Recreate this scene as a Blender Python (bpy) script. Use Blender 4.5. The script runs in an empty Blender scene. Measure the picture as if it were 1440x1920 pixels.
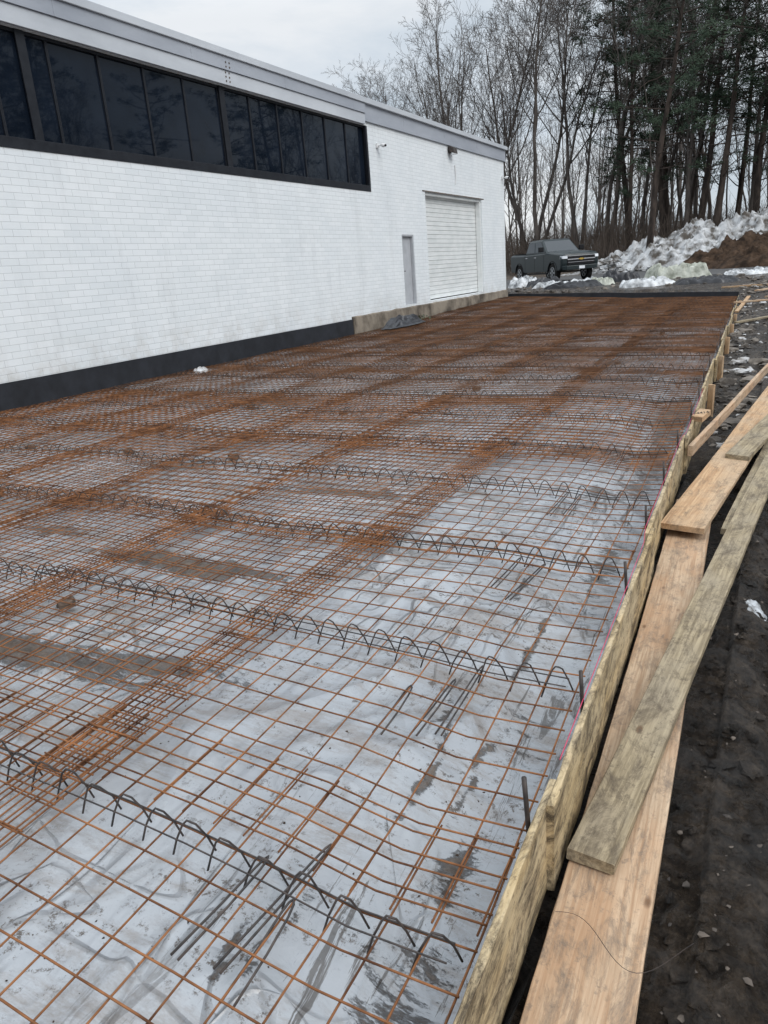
import bpy, math, random
from mathutils import Vector, Matrix, noise
random.seed(7)
scene=bpy.context.scene
COL=scene.collection
R=random.Random(11)

# ---------------------------------------------------------------- helpers
class MB:
    def __init__(s): s.v=[]; s.f=[]
    def quad(s,a,b,c,d):
        n=len(s.v); s.v+= [tuple(a),tuple(b),tuple(c),tuple(d)]; s.f.append((n,n+1,n+2,n+3))
    def tri(s,a,b,c):
        n=len(s.v); s.v+= [tuple(a),tuple(b),tuple(c)]; s.f.append((n,n+1,n+2))
    def box(s,x0,x1,y0,y1,z0,z1):
        n=len(s.v)
        s.v+=[(x0,y0,z0),(x1,y0,z0),(x1,y1,z0),(x0,y1,z0),(x0,y0,z1),(x1,y0,z1),(x1,y1,z1),(x0,y1,z1)]
        for q in ((0,3,2,1),(4,5,6,7),(0,1,5,4),(1,2,6,5),(2,3,7,6),(3,0,4,7)): s.f.append(tuple(n+i for i in q))
    def hexa(s,p):
        n=len(s.v); s.v+=[tuple(q) for q in p]
        for q in ((0,3,2,1),(4,5,6,7),(0,1,5,4),(1,2,6,5),(2,3,7,6),(3,0,4,7)): s.f.append(tuple(n+i for i in q))
    def tube(s,pts,rads,sides=5,cap=True):
        n0=len(s.v); m=len(pts)
        if not hasattr(rads,'__len__'): rads=[rads]*m
        ref=None
        for i in range(m):
            if i==0: d=pts[1]-pts[0]
            elif i==m-1: d=pts[-1]-pts[-2]
            else: d=pts[i+1]-pts[i-1]
            if d.length<1e-9: d=Vector((0,0,1))
            d=d.normalized()
            if ref is None:
                ref=Vector((0,0,1)) if abs(d.z)<.9 else Vector((1,0,0))
            a=d.cross(ref)
            if a.length<1e-4:
                ref=Vector((0,1,0)) if abs(d.y)<.9 else Vector((1,0,0)); a=d.cross(ref)
            a.normalize(); b=d.cross(a); ref=-b if (-b).dot(ref)>0 else b
            a=d.cross(ref).normalized(); b=d.cross(a)
            for k in range(sides):
                t=2*math.pi*k/sides
                s.v.append(tuple(pts[i]+(a*math.cos(t)+b*math.sin(t))*rads[i]))
        for i in range(m-1):
            for k in range(sides):
                k2=(k+1)%sides
                s.f.append((n0+i*sides+k,n0+i*sides+k2,n0+(i+1)*sides+k2,n0+(i+1)*sides+k))
        if cap:
            s.f.append(tuple(n0+k for k in range(sides))[::-1])
            s.f.append(tuple(n0+(m-1)*sides+k for k in range(sides)))
    def mesh(s,name,mat=None,smooth=False):
        me=bpy.data.meshes.new(name); me.from_pydata(s.v,[],s.f); me.update()
        if mat: me.materials.append(mat)
        if smooth: me.polygons.foreach_set('use_smooth',[True]*len(me.polygons))
        return me
def obj(name,me,parent=None,label=None,cat=None,group=None,kind=None,loc=None,rot=None):
    o=bpy.data.objects.new(name,me); COL.objects.link(o)
    if parent: o.parent=parent
    if label: o["label"]=label
    if cat: o["category"]=cat
    if group: o["group"]=group
    if kind: o["kind"]=kind
    if loc is not None: o.location=loc
    if rot is not None: o.rotation_euler=rot
    return o
def bevel(o,w,seg=2):
    m=o.modifiers.new('b','BEVEL'); m.width=w; m.segments=seg; m.limit_method='ANGLE'; m.angle_limit=math.radians(35)
    return o
def sm(a,b,x):
    if a==b: return 0.
    t=max(0,min(1,(x-a)/(b-a))); return t*t*(3-2*t)
def nz(x,y,z=0.): return noise.noise(Vector((x,y,z)))

# ---------------------------------------------------------------- materials
def mat(name): 
    m=bpy.data.materials.new(name); m.use_nodes=True
    nt=m.node_tree; b=nt.nodes['Principled BSDF']; return m,nt,b
def N(nt,t,**k):
    n=nt.nodes.new(t)
    for a,v in k.items(): setattr(n,a,v)
    return n
def ramp(nt,src,stops):
    r=N(nt,'ShaderNodeValToRGB'); e=r.color_ramp.elements
    while len(e)<len(stops): e.new(.5)
    for i,(p,c) in enumerate(stops):
        e[i].position=p; e[i].color=(c,c,c,1) if not hasattr(c,'__len__') else (*c,1)
    nt.links.new(src,r.inputs[0]); return r.outputs[0]
def coords(nt,scale=(1,1,1),rot=(0,0,0)):
    t=N(nt,'ShaderNodeTexCoord'); m=N(nt,'ShaderNodeMapping'); m.inputs['Scale'].default_value=scale; m.inputs['Rotation'].default_value=rot
    nt.links.new(t.outputs['Object'],m.inputs[0]); return m.outputs[0]
def noiz(nt,vec,scale,detail=5,rough=.6,dist=0):
    n=N(nt,'ShaderNodeTexNoise'); n.inputs['Scale'].default_value=scale; n.inputs['Detail'].default_value=detail
    n.inputs['Roughness'].default_value=rough; n.inputs['Distortion'].default_value=dist
    nt.links.new(vec,n.inputs['Vector']); return n.outputs['Fac']
def mixc(nt,fac,a,b,mode='MIX'):
    m=N(nt,'ShaderNodeMix',data_type='RGBA',blend_type=mode)
    for s,v in ((m.inputs[0],fac),(m.inputs[6],a),(m.inputs[7],b)):
        if isinstance(v,bpy.types.NodeSocket): nt.links.new(v,s)
        elif hasattr(v,'__len__'): s.default_value=(*v,1)
        else: s.default_value=v
    return m.outputs[2]
def bump(nt,b,h,strength=.5,dist=.01):
    n=N(nt,'ShaderNodeBump'); n.inputs['Strength'].default_value=strength; n.inputs['Distance'].default_value=dist
    nt.links.new(h,n.inputs['Height']); nt.links.new(n.outputs[0],b.inputs['Normal'])
def math_(nt,op,a,b=None,clamp=False):
    m=N(nt,'ShaderNodeMath',operation=op,use_clamp=clamp)
    for i,v in enumerate((a,b)):
        if v is None: continue
        if isinstance(v,(int,float)): m.inputs[i].default_value=v
        else: nt.links.new(v,m.inputs[i])
    return m.outputs[0]
def simple(name,c1,c2,scale=5,rough=.7,bs=.3,bd=.01,metal=0,sc=(1,1,1),detail=6,spec=.5,lo=.35,hi=.65):
    m,nt,b=mat(name); v=coords(nt,sc); n=noiz(nt,v,scale,detail)
    c=ramp(nt,n,[(lo,c1),(hi,c2)]); nt.links.new(c,b.inputs['Base Color'])
    b.inputs['Roughness'].default_value=rough; b.inputs['Metallic'].default_value=metal
    b.inputs['Specular IOR Level'].default_value=spec
    if bs: bump(nt,b,n,bs,bd)
    return m

M={}
M['rust']=simple('rusty_wire',(.085,.036,.018),(.29,.125,.052),7,.85,.3,.002,detail=4,spec=.2)
M['rustfar']=simple('rusty_wire_far',(.115,.060,.036),(.235,.118,.064),2.4,.9,0,detail=8,spec=.1)  # more muted, more even rust colour for the farther panels
M['darksteel']=simple('dark_steel',(.022,.020,.020),(.07,.052,.044),20,.55,.2,.001,spec=.4)
M['trunk']=simple('bark',(.045,.038,.034),(.13,.112,.10),3,.95,.8,.05,sc=(1,1,.25),spec=.1)
M['twig']=simple('twigs',(.060,.053,.049),(.14,.124,.114),1,.95,0,spec=.1)
M['pinebark']=simple('pine_bark',(.024,.020,.018),(.080,.062,.052),3,.95,.8,.05,sc=(1,1,.3),spec=.1)
M['needle']=simple('pine_needles',(.018,.032,.022),(.055,.078,.048),.9,.8,0,spec=.2)
M['black']=simple('black_board',(.006,.007,.010),(.016,.018,.024),4,.55,.1,.005)
M['frame']=simple('window_frame_paint',(.008,.009,.013),(.016,.018,.023),6,.5,0,spec=.25)
M['conc']=simple('stained_concrete',(.065,.05,.037),(.24,.20,.155),1.6,.95,.9,.04,detail=12,lo=.38,hi=.62)
M['fasc']=simple('fascia_metal',(.29,.31,.35),(.38,.40,.44),1.5,.5,.05,.003,sc=(1,.3,1))
M['fascl']=simple('fascia_cap_metal',(.42,.44,.47),(.54,.56,.59),1.5,.45,.05,.003,sc=(1,.3,1))
M['doorpaint']=simple('door_paint',(.36,.37,.39),(.44,.45,.47),3,.6,.05,.002)
M['garage']=simple('garage_paint',(.66,.68,.67),(.77,.78,.77),2,.55,.05,.002,sc=(1,1,3))
M['tarp']=simple('tarp_plastic',(.20,.205,.21),(.70,.71,.72),3.2,.4,.8,.08,lo=.38,hi=.6)
M['tarpg']=simple('green_white_tarp',(.18,.19,.145),(.52,.53,.46),3,.5,.8,.08)
M['tarpb']=simple('black_tarp',(.008,.008,.01),(.03,.03,.035),5,.35,.5,.03)
M['snow']=simple('dirty_snow',(.09,.078,.066),(.53,.535,.54),1.5,.95,.8,.10,detail=14,lo=.39,hi=.60,spec=.2)
M['snowc']=simple('snow_lump',(.26,.235,.215),(.62,.63,.64),4,.85,.6,.03,detail=8)
M['soil']=simple('soil',(.022,.015,.011),(.088,.056,.037),2.5,1,1,.15,detail=12,spec=.15)
M['stone']=simple('stone',(.035,.029,.025),(.25,.215,.18),2.2,.9,.5,.01,detail=10,lo=.4,hi=.68)
M['brickblock']=simple('brick_block',(.06,.045,.035),(.17,.12,.09),12,.95,.6,.01)
M['pebble']=simple('pebbles',(.025,.020,.017),(.12,.095,.075),10,.8,.3,.005)
M['pink']=simple('pink_string',(.5,.03,.09),(.6,.06,.13),10,.7,0)
M['carpaint']=simple('truck_paint',(.013,.020,.022),(.018,.026,.028),1,.28,0,spec=.35)
M['carglass']=simple('truck_glass',(.008,.01,.012),(.012,.015,.018),1,.05,0,spec=.8)
M['rubber']=simple('tyre_rubber',(.010,.010,.010),(.022,.020,.019),8,.9,.2,.005,spec=.2)
M['rim']=simple('rim_alloy',(.25,.26,.27),(.38,.39,.40),3,.35,0,metal=.8)
M['chrome']=simple('chrome',(.50,.50,.52),(.62,.62,.64),3,.2,0,metal=1)
M['lamp']=simple('headlight_lens',(.6,.62,.65),(.8,.82,.85),3,.15,0)
M['gold']=simple('emblem_gold',(.5,.33,.06),(.6,.4,.1),3,.35,0,metal=.6)
M['plastic']=simple('black_plastic',(.008,.008,.009),(.014,.014,.016),5,.6,0,spec=.2)
M['whiteplastic']=simple('white_plastic',(.6,.6,.6),(.72,.72,.72),4,.5,0)
M['brush']=simple('brush_twigs',(.06,.048,.040),(.15,.12,.10),.8,1,0,spec=.05)
M['ink']=simple('marker_ink',(.02,.015,.012),(.03,.02,.018),4,.8,0)
M['leaf']=simple('ivy_leaf',(.03,.045,.02),(.09,.11,.05),6,.7,0)

def brick():
    m,nt,b=mat('painted_white_brick')
    t=N(nt,'ShaderNodeTexCoord'); s=N(nt,'ShaderNodeSeparateXYZ'); c=N(nt,'ShaderNodeCombineXYZ')
    nt.links.new(t.outputs['Object'],s.inputs[0]); nt.links.new(s.outputs[1],c.inputs[0]); nt.links.new(s.outputs[2],c.inputs[1])
    br=N(nt,'ShaderNodeTexBrick'); br.offset=.5
    br.inputs['Scale'].default_value=1; br.inputs['Brick Width'].default_value=.305; br.inputs['Row Height'].default_value=.1
    br.inputs['Mortar Size'].default_value=.005; br.inputs['Mortar Smooth'].default_value=.5
    br.inputs['Color1'].default_value=(.72,.745,.755,1); br.inputs['Color2'].default_value=(.77,.79,.80,1); br.inputs['Mortar'].default_value=(.58,.60,.61,1)
    nt.links.new(c.outputs[0],br.inputs['Vector'])
    v=coords(nt,(1,1,.15)); streak=noiz(nt,v,2.6,8,.7)
    st=ramp(nt,streak,[(.52,1),(.80,.86)])
    col=mixc(nt,1,br.outputs['Color'],st,'MULTIPLY')
    v2=coords(nt,(1,1,1)); blot=noiz(nt,v2,.55,6,.65)
    bl=ramp(nt,blot,[(.35,(.94,.95,.96)),(.6,(1,1,1))])
    col=mixc(nt,1,col,bl,'MULTIPLY')
    fn=noiz(nt,v2,11,8,.75); fk=ramp(nt,fn,[(.66,0),(.69,.9)])
    big=noiz(nt,v2,.8,3); bk=ramp(nt,big,[(.48,0),(.60,1)])
    fac=math_(nt,'MULTIPLY',fk,bk)
    col=mixc(nt,fac,col,(.34,.30,.25))
    mr=N(nt,'ShaderNodeMapRange'); mr.inputs[1].default_value=.3; mr.inputs[2].default_value=1.0; mr.inputs[3].default_value=.55; mr.inputs[4].default_value=0
    nt.links.new(s.outputs[2],mr.inputs[0]); dn=ramp(nt,noiz(nt,v2,3,8,.7),[(.45,0),(.68,1)])
    col=mixc(nt,math_(nt,'MULTIPLY',mr.outputs[0],dn),col,(.40,.36,.31))
    nt.links.new(col,b.inputs['Base Color']); b.inputs['Roughness'].default_value=.65
    inv=math_(nt,'SUBTRACT',1,br.outputs['Fac']); h=math_(nt,'ADD',inv,math_(nt,'MULTIPLY',noiz(nt,v2,30,4),.25))
    bump(nt,b,h,.5,.007)
    return m
M['brick']=brick()

def glass():
    m,nt,b=mat('dark_opaque_glass'); v=coords(nt,(1,1,1)); n=noiz(nt,v,.7,3)
    c=ramp(nt,n,[(.4,(.005,.008,.014)),(.65,(.010,.015,.025))]); nt.links.new(c,b.inputs['Base Color'])  # opaque dark base stands in for reflected trees and the interior behind
    b.inputs['Roughness'].default_value=.02; b.inputs['Specular IOR Level'].default_value=.20
    n2=noiz(nt,v,1.1,2); bump(nt,b,n2,.03,.02); return m
M['glass']=glass()

def sheetmat():
    m,nt,b=mat('vapor_barrier_plastic'); v=coords(nt)
    at=N(nt,'ShaderNodeAttribute'); at.attribute_name='mud'
    base=ramp(nt,noiz(nt,v,.7,5,.55,.3),[(.3,(.285,.30,.32)),(.5,(.335,.35,.368)),(.7,(.395,.41,.428))])
    def crease(vec,sc,wd,dist=1.2,det=1.5):
        n=noiz(nt,vec,sc,det,.5,dist); a=math_(nt,'ABSOLUTE',math_(nt,'SUBTRACT',n,.5))
        return ramp(nt,a,[(0,1),(wd,0)])
    cA=crease(coords(nt,(1,.30,1),(0,0,.25)),1.7,.010); cB=crease(coords(nt,(.4,1.2,1),(0,0,.5)),1.7,.008,.5); cD=crease(coords(nt,(1.3,.5,1),(0,0,-.5)),2.2,.008,.4)
    msk=ramp(nt,noiz(nt,v,.8,3),[(.45,0),(.62,1)])
    cr=math_(nt,'MULTIPLY',math_(nt,'MAXIMUM',math_(nt,'MAXIMUM',cA,cB),cD),msk)
    col=mixc(nt,math_(nt,'MULTIPLY',cr,.5),base,(.11,.10,.09))  # crease shade painted into the colour, on top of the bump
    film=ramp(nt,noiz(nt,coords(nt,(.45,1.5,1),(0,0,.35)),2.6,14,.80,.4),[(.48,0),(.58,.5),(.68,.85)])
    col=mixc(nt,film,col,(.18,.145,.115))
    sp=ramp(nt,noiz(nt,v,24,10,.82),[(.545,0),(.585,.95)])
    spm=ramp(nt,noiz(nt,coords(nt,(.7,1.3,1)),2.1,10,.8,.5),[(.45,0),(.55,1)])
    col=mixc(nt,math_(nt,'MULTIPLY',sp,spm),col,(.075,.058,.045))
    sk=ramp(nt,noiz(nt,coords(nt,(13,.9,1),(0,0,.14)),1,12,.76,.9),[(.575,0),(.605,1)])
    sx=N(nt,'ShaderNodeSeparateXYZ'); nt.links.new(v,sx.inputs[0])
    mr=N(nt,'ShaderNodeMapRange'); mr.inputs[1].default_value=-1.6; mr.inputs[2].default_value=-.95; nt.links.new(sx.outputs[0],mr.inputs[0])
    skf=math_(nt,'MULTIPLY',sk,mr.outputs[0])
    col=mixc(nt,math_(nt,'MULTIPLY',skf,.8),col,(.06,.05,.042))
    e=math_(nt,'ADD',at.outputs['Fac'],math_(nt,'MULTIPLY',math_(nt,'SUBTRACT',noiz(nt,coords(nt,(.6,1.8,1)),3.8,14,.86,.4),.5),2.4))
    ek=ramp(nt,e,[(.44,0),(.56,.75),(.8,1)])
    mudc=ramp(nt,noiz(nt,v,9,9,.75),[(.35,(.038,.029,.022)),(.65,(.16,.12,.09))])
    col=mixc(nt,ek,col,mudc)
    nt.links.new(col,b.inputs['Base Color'])
    rr=ramp(nt,noiz(nt,v,1.5,7,.65),[(.42,.07),(.60,.32)])
    nt.links.new(mixc(nt,math_(nt,'MULTIPLY',ek,.5),rr,(.7,.7,.7)),b.inputs['Roughness'])
    n1=noiz(nt,coords(nt,(1,.35,1)),2.6,3,.5,.9); n3=noiz(nt,v,14,5,.65,.5)
    h=math_(nt,'ADD',math_(nt,'MULTIPLY',n1,1.1),math_(nt,'MULTIPLY',cr,.4))
    h=math_(nt,'ADD',h,math_(nt,'MULTIPLY',n3,.12))
    h=math_(nt,'ADD',h,math_(nt,'MULTIPLY',ek,.2))
    bump(nt,b,h,.8,.04); return m
M['sheet']=sheetmat()

def groundmat():
    m,nt,b=mat('muddy_ground'); v=coords(nt)
    n0=noiz(nt,coords(nt,(1.2,.8,1)),2.6,14,.80,.4); nf=noiz(nt,v,22,10,.8)
    nn_=math_(nt,'ADD',math_(nt,'MULTIPLY',n0,.55),math_(nt,'MULTIPLY',nf,.45))
    c1=ramp(nt,nn_,[(.40,(.013,.011,.009)),(.48,(.036,.028,.022)),(.55,(.085,.064,.047)),(.63,(.18,.14,.105))])
    c2=ramp(nt,noiz(nt,v,.35,9,.7),[(.3,(.05,.038,.028)),(.65,(.15,.115,.085))])
    s=N(nt,'ShaderNodeSeparateXYZ'); nt.links.new(v,s.inputs[0])
    mr=N(nt,'ShaderNodeMapRange'); mr.inputs[1].default_value=30; mr.inputs[2].default_value=52; nt.links.new(s.outputs[1],mr.inputs[0])
    col=mixc(nt,mr.outputs[0],c1,c2)
    nt.links.new(col,b.inputs['Base Color'])
    nt.links.new(ramp(nt,noiz(nt,v,3.2,8,.75),[(.44,.10),(.58,.8)]),b.inputs['Roughness']); b.inputs['Specular IOR Level'].default_value=.45
    h=math_(nt,'ADD',noiz(nt,v,8,14,.80),math_(nt,'MULTIPLY',nf,.4)); bump(nt,b,h,1,.11); return m
M['ground']=groundmat()
M['asphalt']=simple('asphalt',(.045,.044,.044),(.085,.082,.08),2,.8,.3,.01,detail=10)
def icemat():
    m,nt,b=mat('thin_ice'); v=coords(nt)
    c=ramp(nt,noiz(nt,v,22,8,.7),[(.35,(.14,.13,.12)),(.6,(.48,.50,.52))]); nt.links.new(c,b.inputs['Base Color']); b.inputs['Roughness'].default_value=.25
    return m
M['ice']=icemat()

def wood(name,ca,cb,dirt,dirtc,cc=None):
    m,nt,b=mat(name); t=N(nt,'ShaderNodeTexCoord'); oi=N(nt,'ShaderNodeObjectInfo')
    ad=N(nt,'ShaderNodeVectorMath',operation='ADD')
    cx=N(nt,'ShaderNodeCombineXYZ'); nt.links.new(math_(nt,'MULTIPLY',oi.outputs['Random'],31),cx.inputs[0])
    nt.links.new(cx.outputs[0],ad.inputs[1]); nt.links.new(t.outputs['Object'],ad.inputs[0]); v0=ad.outputs[0]
    def mp(s):
        q=N(nt,'ShaderNodeMapping'); q.inputs['Scale'].default_value=s; nt.links.new(v0,q.inputs[0]); return q.outputs[0]
    g=noiz(nt,mp((.8,16,16)),3,6,.65,.9); g2=noiz(nt,mp((2.5,110,110)),1,3,.6)
    gr=math_(nt,'ADD',math_(nt,'MULTIPLY',g,.65),math_(nt,'MULTIPLY',g2,.35))
    col=ramp(nt,gr,[(.38,ca),(.60,cb)])
    big=noiz(nt,mp((1,2,2)),1.6,5,.6)
    if cc: col=mixc(nt,ramp(nt,big,[(.43,0),(.60,.85)]),col,mixc(nt,.45,cc,col))
    vo=N(nt,'ShaderNodeTexVoronoi'); vo.inputs['Scale'].default_value=2.3; nt.links.new(mp((1,2.2,2.2)),vo.inputs['Vector'])
    kn=ramp(nt,vo.outputs['Distance'],[(.04,.8),(.075,0)]); col=mixc(nt,kn,col,(.12,.06,.03))
    d=noiz(nt,mp((1.6,4,4)),2.8,12,.82,.5); dk=ramp(nt,d,[(.64-dirt*.30,0),(.75-dirt*.24,.92)]); col=mixc(nt,dk,col,dirtc)
    d2=noiz(nt,v0,26,6,.75); dk2=ramp(nt,d2,[(.56,0),(.64,.6)]); col=mixc(nt,dk2,col,dirtc)
    nt.links.new(col,b.inputs['Base Color']); b.inputs['Roughness'].default_value=.75; b.inputs['Specular IOR Level'].default_value=.25
    bump(nt,b,math_(nt,'ADD',gr,math_(nt,'MULTIPLY',dk,.5)),.5,.005); return m
M['woodnew']=wood('fresh_plank_wood',(.34,.195,.10),(.54,.36,.21),.42,(.17,.125,.085),(.44,.35,.25))
M['woodpale']=wood('pale_plank_wood',(.34,.225,.14),(.56,.42,.29),.48,(.21,.16,.12),(.46,.26,.14))
M['wooddirty']=wood('weathered_plank_wood',(.20,.155,.095),(.39,.315,.205),.55,(.11,.085,.06),(.31,.265,.20))
M['woodform']=wood('form_board_wood',(.40,.285,.145),(.56,.43,.25),.62,(.050,.036,.024),(.50,.43,.31))

# ---------------------------------------------------------------- camera
Rt=Vector((.8900,.4496,-.0749)); Fw=Vector((-.4495,.8384,-.3082)).normalized()
Rt=(Rt-Fw*Rt.dot(Fw)).normalized(); Up=Rt.cross(Fw).normalized()
cam=bpy.data.cameras.new('camera'); co=bpy.data.objects.new('camera',cam); COL.objects.link(co)
mtx=Matrix(((Rt.x,Up.x,-Fw.x,0),(Rt.y,Up.y,-Fw.y,0),(Rt.z,Up.z,-Fw.z,1.5),(0,0,0,1)))
co.matrix_world=mtx
cam.sensor_fit='VERTICAL'; cam.sensor_height=36; cam.lens=1380/1920*36; cam.clip_end=3000; cam.clip_start=.05
scene.camera=co

# ---------------------------------------------------------------- world / light
w=bpy.data.worlds.new('World'); scene.world=w; w.use_nodes=True; nt=w.node_tree
bg=nt.nodes['Background']; out=nt.nodes['World Output']
sky=N(nt,'ShaderNodeTexSky'); sky.sky_type='NISHITA'; sky.sun_disc=False
sky.sun_elevation=math.radians(46); sky.sun_rotation=math.radians(120)
nt.links.new(sky.outputs[0],bg.inputs[0]); bg.inputs[1].default_value=.1
tc=N(nt,'ShaderNodeTexCoord'); mp=N(nt,'ShaderNodeMapping'); mp.inputs['Scale'].default_value=(1,1,3.2); nt.links.new(tc.outputs['Generated'],mp.inputs[0])
cn=noiz(nt,mp.outputs[0],2.6,7,.55,.3)
cl=ramp(nt,cn,[(.36,(.55,.63,.71)),(.50,(.71,.775,.84)),(.64,(.89,.915,.94))])
sp=N(nt,'ShaderNodeSeparateXYZ'); nt.links.new(tc.outputs['Generated'],sp.inputs[0])
mr=N(nt,'ShaderNodeMapRange'); mr.inputs[1].default_value=.28; mr.inputs[2].default_value=.85; mr.inputs[3].default_value=1.0; mr.inputs[4].default_value=2.5
nt.links.new(sp.outputs[2],mr.inputs[0])
bg2=N(nt,'ShaderNodeBackground'); nt.links.new(cl,bg2.inputs[0]); nt.links.new(mr.outputs[0],bg2.inputs[1])
mx=N(nt,'ShaderNodeMixShader'); mx.inputs[0].default_value=.9; nt.links.new(bg.outputs[0],mx.inputs[1]); nt.links.new(bg2.outputs[0],mx.inputs[2]); nt.links.new(mx.outputs[0],out.inputs[0])
sl=bpy.data.lights.new('sun','SUN'); sl.energy=1.5; sl.angle=math.radians(30); sl.color=(1,.98,.95)
so=bpy.data.objects.new('sun',sl); COL.objects.link(so); so.location=(20,-10,30)
so.rotation_euler=Vector((-.72,.30,-.62)).to_track_quat('-Z','Y').to_euler()
scene.view_settings.view_transform='Standard'; scene.view_settings.look='None'; scene.view_settings.exposure=0

# ---------------------------------------------------------------- layout functions
def XF(y): return -.49-.02*(y-1)
def G(xg,yg):
    x=xg-.02*(yg-1)*(xg+9.9)/9.4
    y=yg+(-xg-.5)*(.05+.023*max(0,yg-8))
    return x,y
YE=26.4
def rise(x,y): return .16*sm(18,30,y)*sm(-3,-9,x)
def zmesh(x,y):
    d=XF(y)-x
    return -.035+.026*nz(x*.7,y*.7,3)+.008*nz(x*2.0,y*2.0,7)+rise(x,y)+.03*sm(-8,-9.8,x)-.05*math.exp(-((d-.28)/.25)**2)*(.6+.6*nz(x*.5,y*.9,8))
def zsheet(x,y):
    d=XF(y)-x
    z=-.125+.026*nz(x*.7,y*.7,1)+rise(x,y)+.08*sm(-8,-9.8,x)
    z-=.10*math.exp(-((d-.12)/.28)**2)
    r=1-abs(nz(x*1.5+.9*nz(x,y,5),y*.6,2)); z+=.030*r**12
    r=1-abs(nz(x*.8,y*2.0+nz(x*1.5,y,6),9)); z+=.024*r**12
    r=1-abs(nz(x*3.1+.8*nz(x*2,y*2,15),y*1.4,19)); z+=.009*r**10
    z+=.004*nz(x*5,y*3,4)
    return z

# ---------------------------------------------------------------- terrain
def gz(x,y):
    z=-.31+.31*sm(9,25,y)+.40*sm(24,34,y)
    if y>52: z+=1.2*sm(52,75,y)
    if x<XF(y)-.0 and x>-10.3 and y<27+(-x)*.4: z=-.42
    elif -.7<x<8 and y<30:
        a=sm(-.3,.0,x)
        z+=.05*nz(x*2.2,y*1.3,1)*(.4+a)+.035*nz(x*6,y*4,2)+.026*nz(x*15,y*12,5)+.014*nz(x*34,y*30,6)+.05*a*nz(x*1.2,y*.5,7)-.06*a*math.exp(-((x-.14-.04*math.sin(y))/.05)**2)
    if x<-.05 and x>-.8 and y<26: z-=.03
    if y<33 and y>24 : z+=.05*nz(x*1.5,y*1.5,3)
    return z
def frange(a,b,s):
    r=[]; 
    while a<b-1e-6: r.append(a); a+=s
    return r
xs=[-500,-200,-90,-45,-25,-14]+frange(-10.6,-1.2,.55)+frange(-1.2,-.2,.05)+frange(-.2,.7,.015)+frange(.7,2.2,.06)+frange(2.2,9,.5)+[9,12,16,25,45,90,200,500]
ys=[-300,-80,-20,-6]+frange(-2,.8,.1)+frange(.8,5,.02)+frange(5,10,.06)+frange(10,20,.2)+frange(20,40,.5)+[40,44,48,52,56,60,65,70,80,110,200,400,900]
v=[(x,y,gz(x,y)) for y in ys for x in xs]; nx=len(xs)
f=[(j*nx+i,j*nx+i+1,(j+1)*nx+i+1,(j+1)*nx+i) for j in range(len(ys)-1) for i in range(nx-1)]
me=bpy.data.meshes.new('ground'); me.from_pydata(v,[],f); me.materials.append(M['ground']); me.polygons.foreach_set('use_smooth',[True]*len(f))
obj('ground',me,kind='structure')
mb=MB(); mb.quad((-60,34.6,.415),(14,34.6,.415),(14,49.5,.415),(-60,49.5,.415)); obj('road',mb.mesh('road',M['asphalt']),kind='structure')

# ---------------------------------------------------------------- vapour barrier sheet
xg=frange(-9.88,-3.6,.1)+frange(-3.6,-.5,.025)+[-.5]
yg=frange(-1,5.2,.03)+frange(5.2,14,.1)+frange(14,YE,.25)+[YE]
v=[];mud=[]
spots=[(-3.06,3.12,.75,.13,.75),(-3.2,2.0,1.0,.14,.8),(-2.2,2.15,.5,.08,.5),(-2.87,4.77,.8,.15,.7),(-4.6,3.4,.5,.12,.6),(-5.2,5.2,.8,.2,.6),(-1.4,6.3,.5,.2,.5),(-3.9,7.4,1.2,.25,.6),(-1.0,5.2,.25,.6,.5),(-.85,8,.2,1.2,.5),(-6.5,8.5,1.5,.4,.5),
 (-.93,1.9,.018,.34,.7),(-.80,2.0,.018,.25,.6),(-1.02,1.15,.02,.22,.6),(-1.10,1.05,.016,.2,.6),(-1.0,2.25,.022,.24,.6),(-1.06,3.4,.025,.3,.5),(-.86,3.0,.02,.5,.6),(-.72,1.6,.05,.10,.5)]
for y in yg:
    for x in xg:
        X,Y=G(x,y); v.append((X,Y,zsheet(X,Y)))
        m_=0
        for (cx,cy,sx,sy,a) in spots: 
            q=((X-cx-.05*nz(Y*5,3))/sx)**2+((Y-cy)/sy)**2
            if q<9: m_+=a*math.exp(-q)
        d=XF(Y)-X
        m_+=.34*math.exp(-((d-.2)/.14)**2)*(.8+1.4*nz(X*2,Y*1.2,12))
        m_+=.20*sm(5,15,Y)+.14*nz(X*.5,Y*1.1,22)+.04+.05*sm(-1.5,-3,X)
        mud.append(max(0,min(1,m_)))
nx=len(xg); f=[(j*nx+i,j*nx+i+1,(j+1)*nx+i+1,(j+1)*nx+i) for j in range(len(yg)-1) for i in range(nx-1)]
me=bpy.data.meshes.new('plastic_sheet'); me.from_pydata(v,[],f); me.materials.append(M['sheet']); me.polygons.foreach_set('use_smooth',[True]*len(f))
a=me.attributes.new('mud','FLOAT','POINT'); a.data.foreach_set('value',mud)
obj('plastic_sheet',me,label="muddy grey plastic vapor barrier sheet under the wire mesh",cat="plastic sheet")

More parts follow.
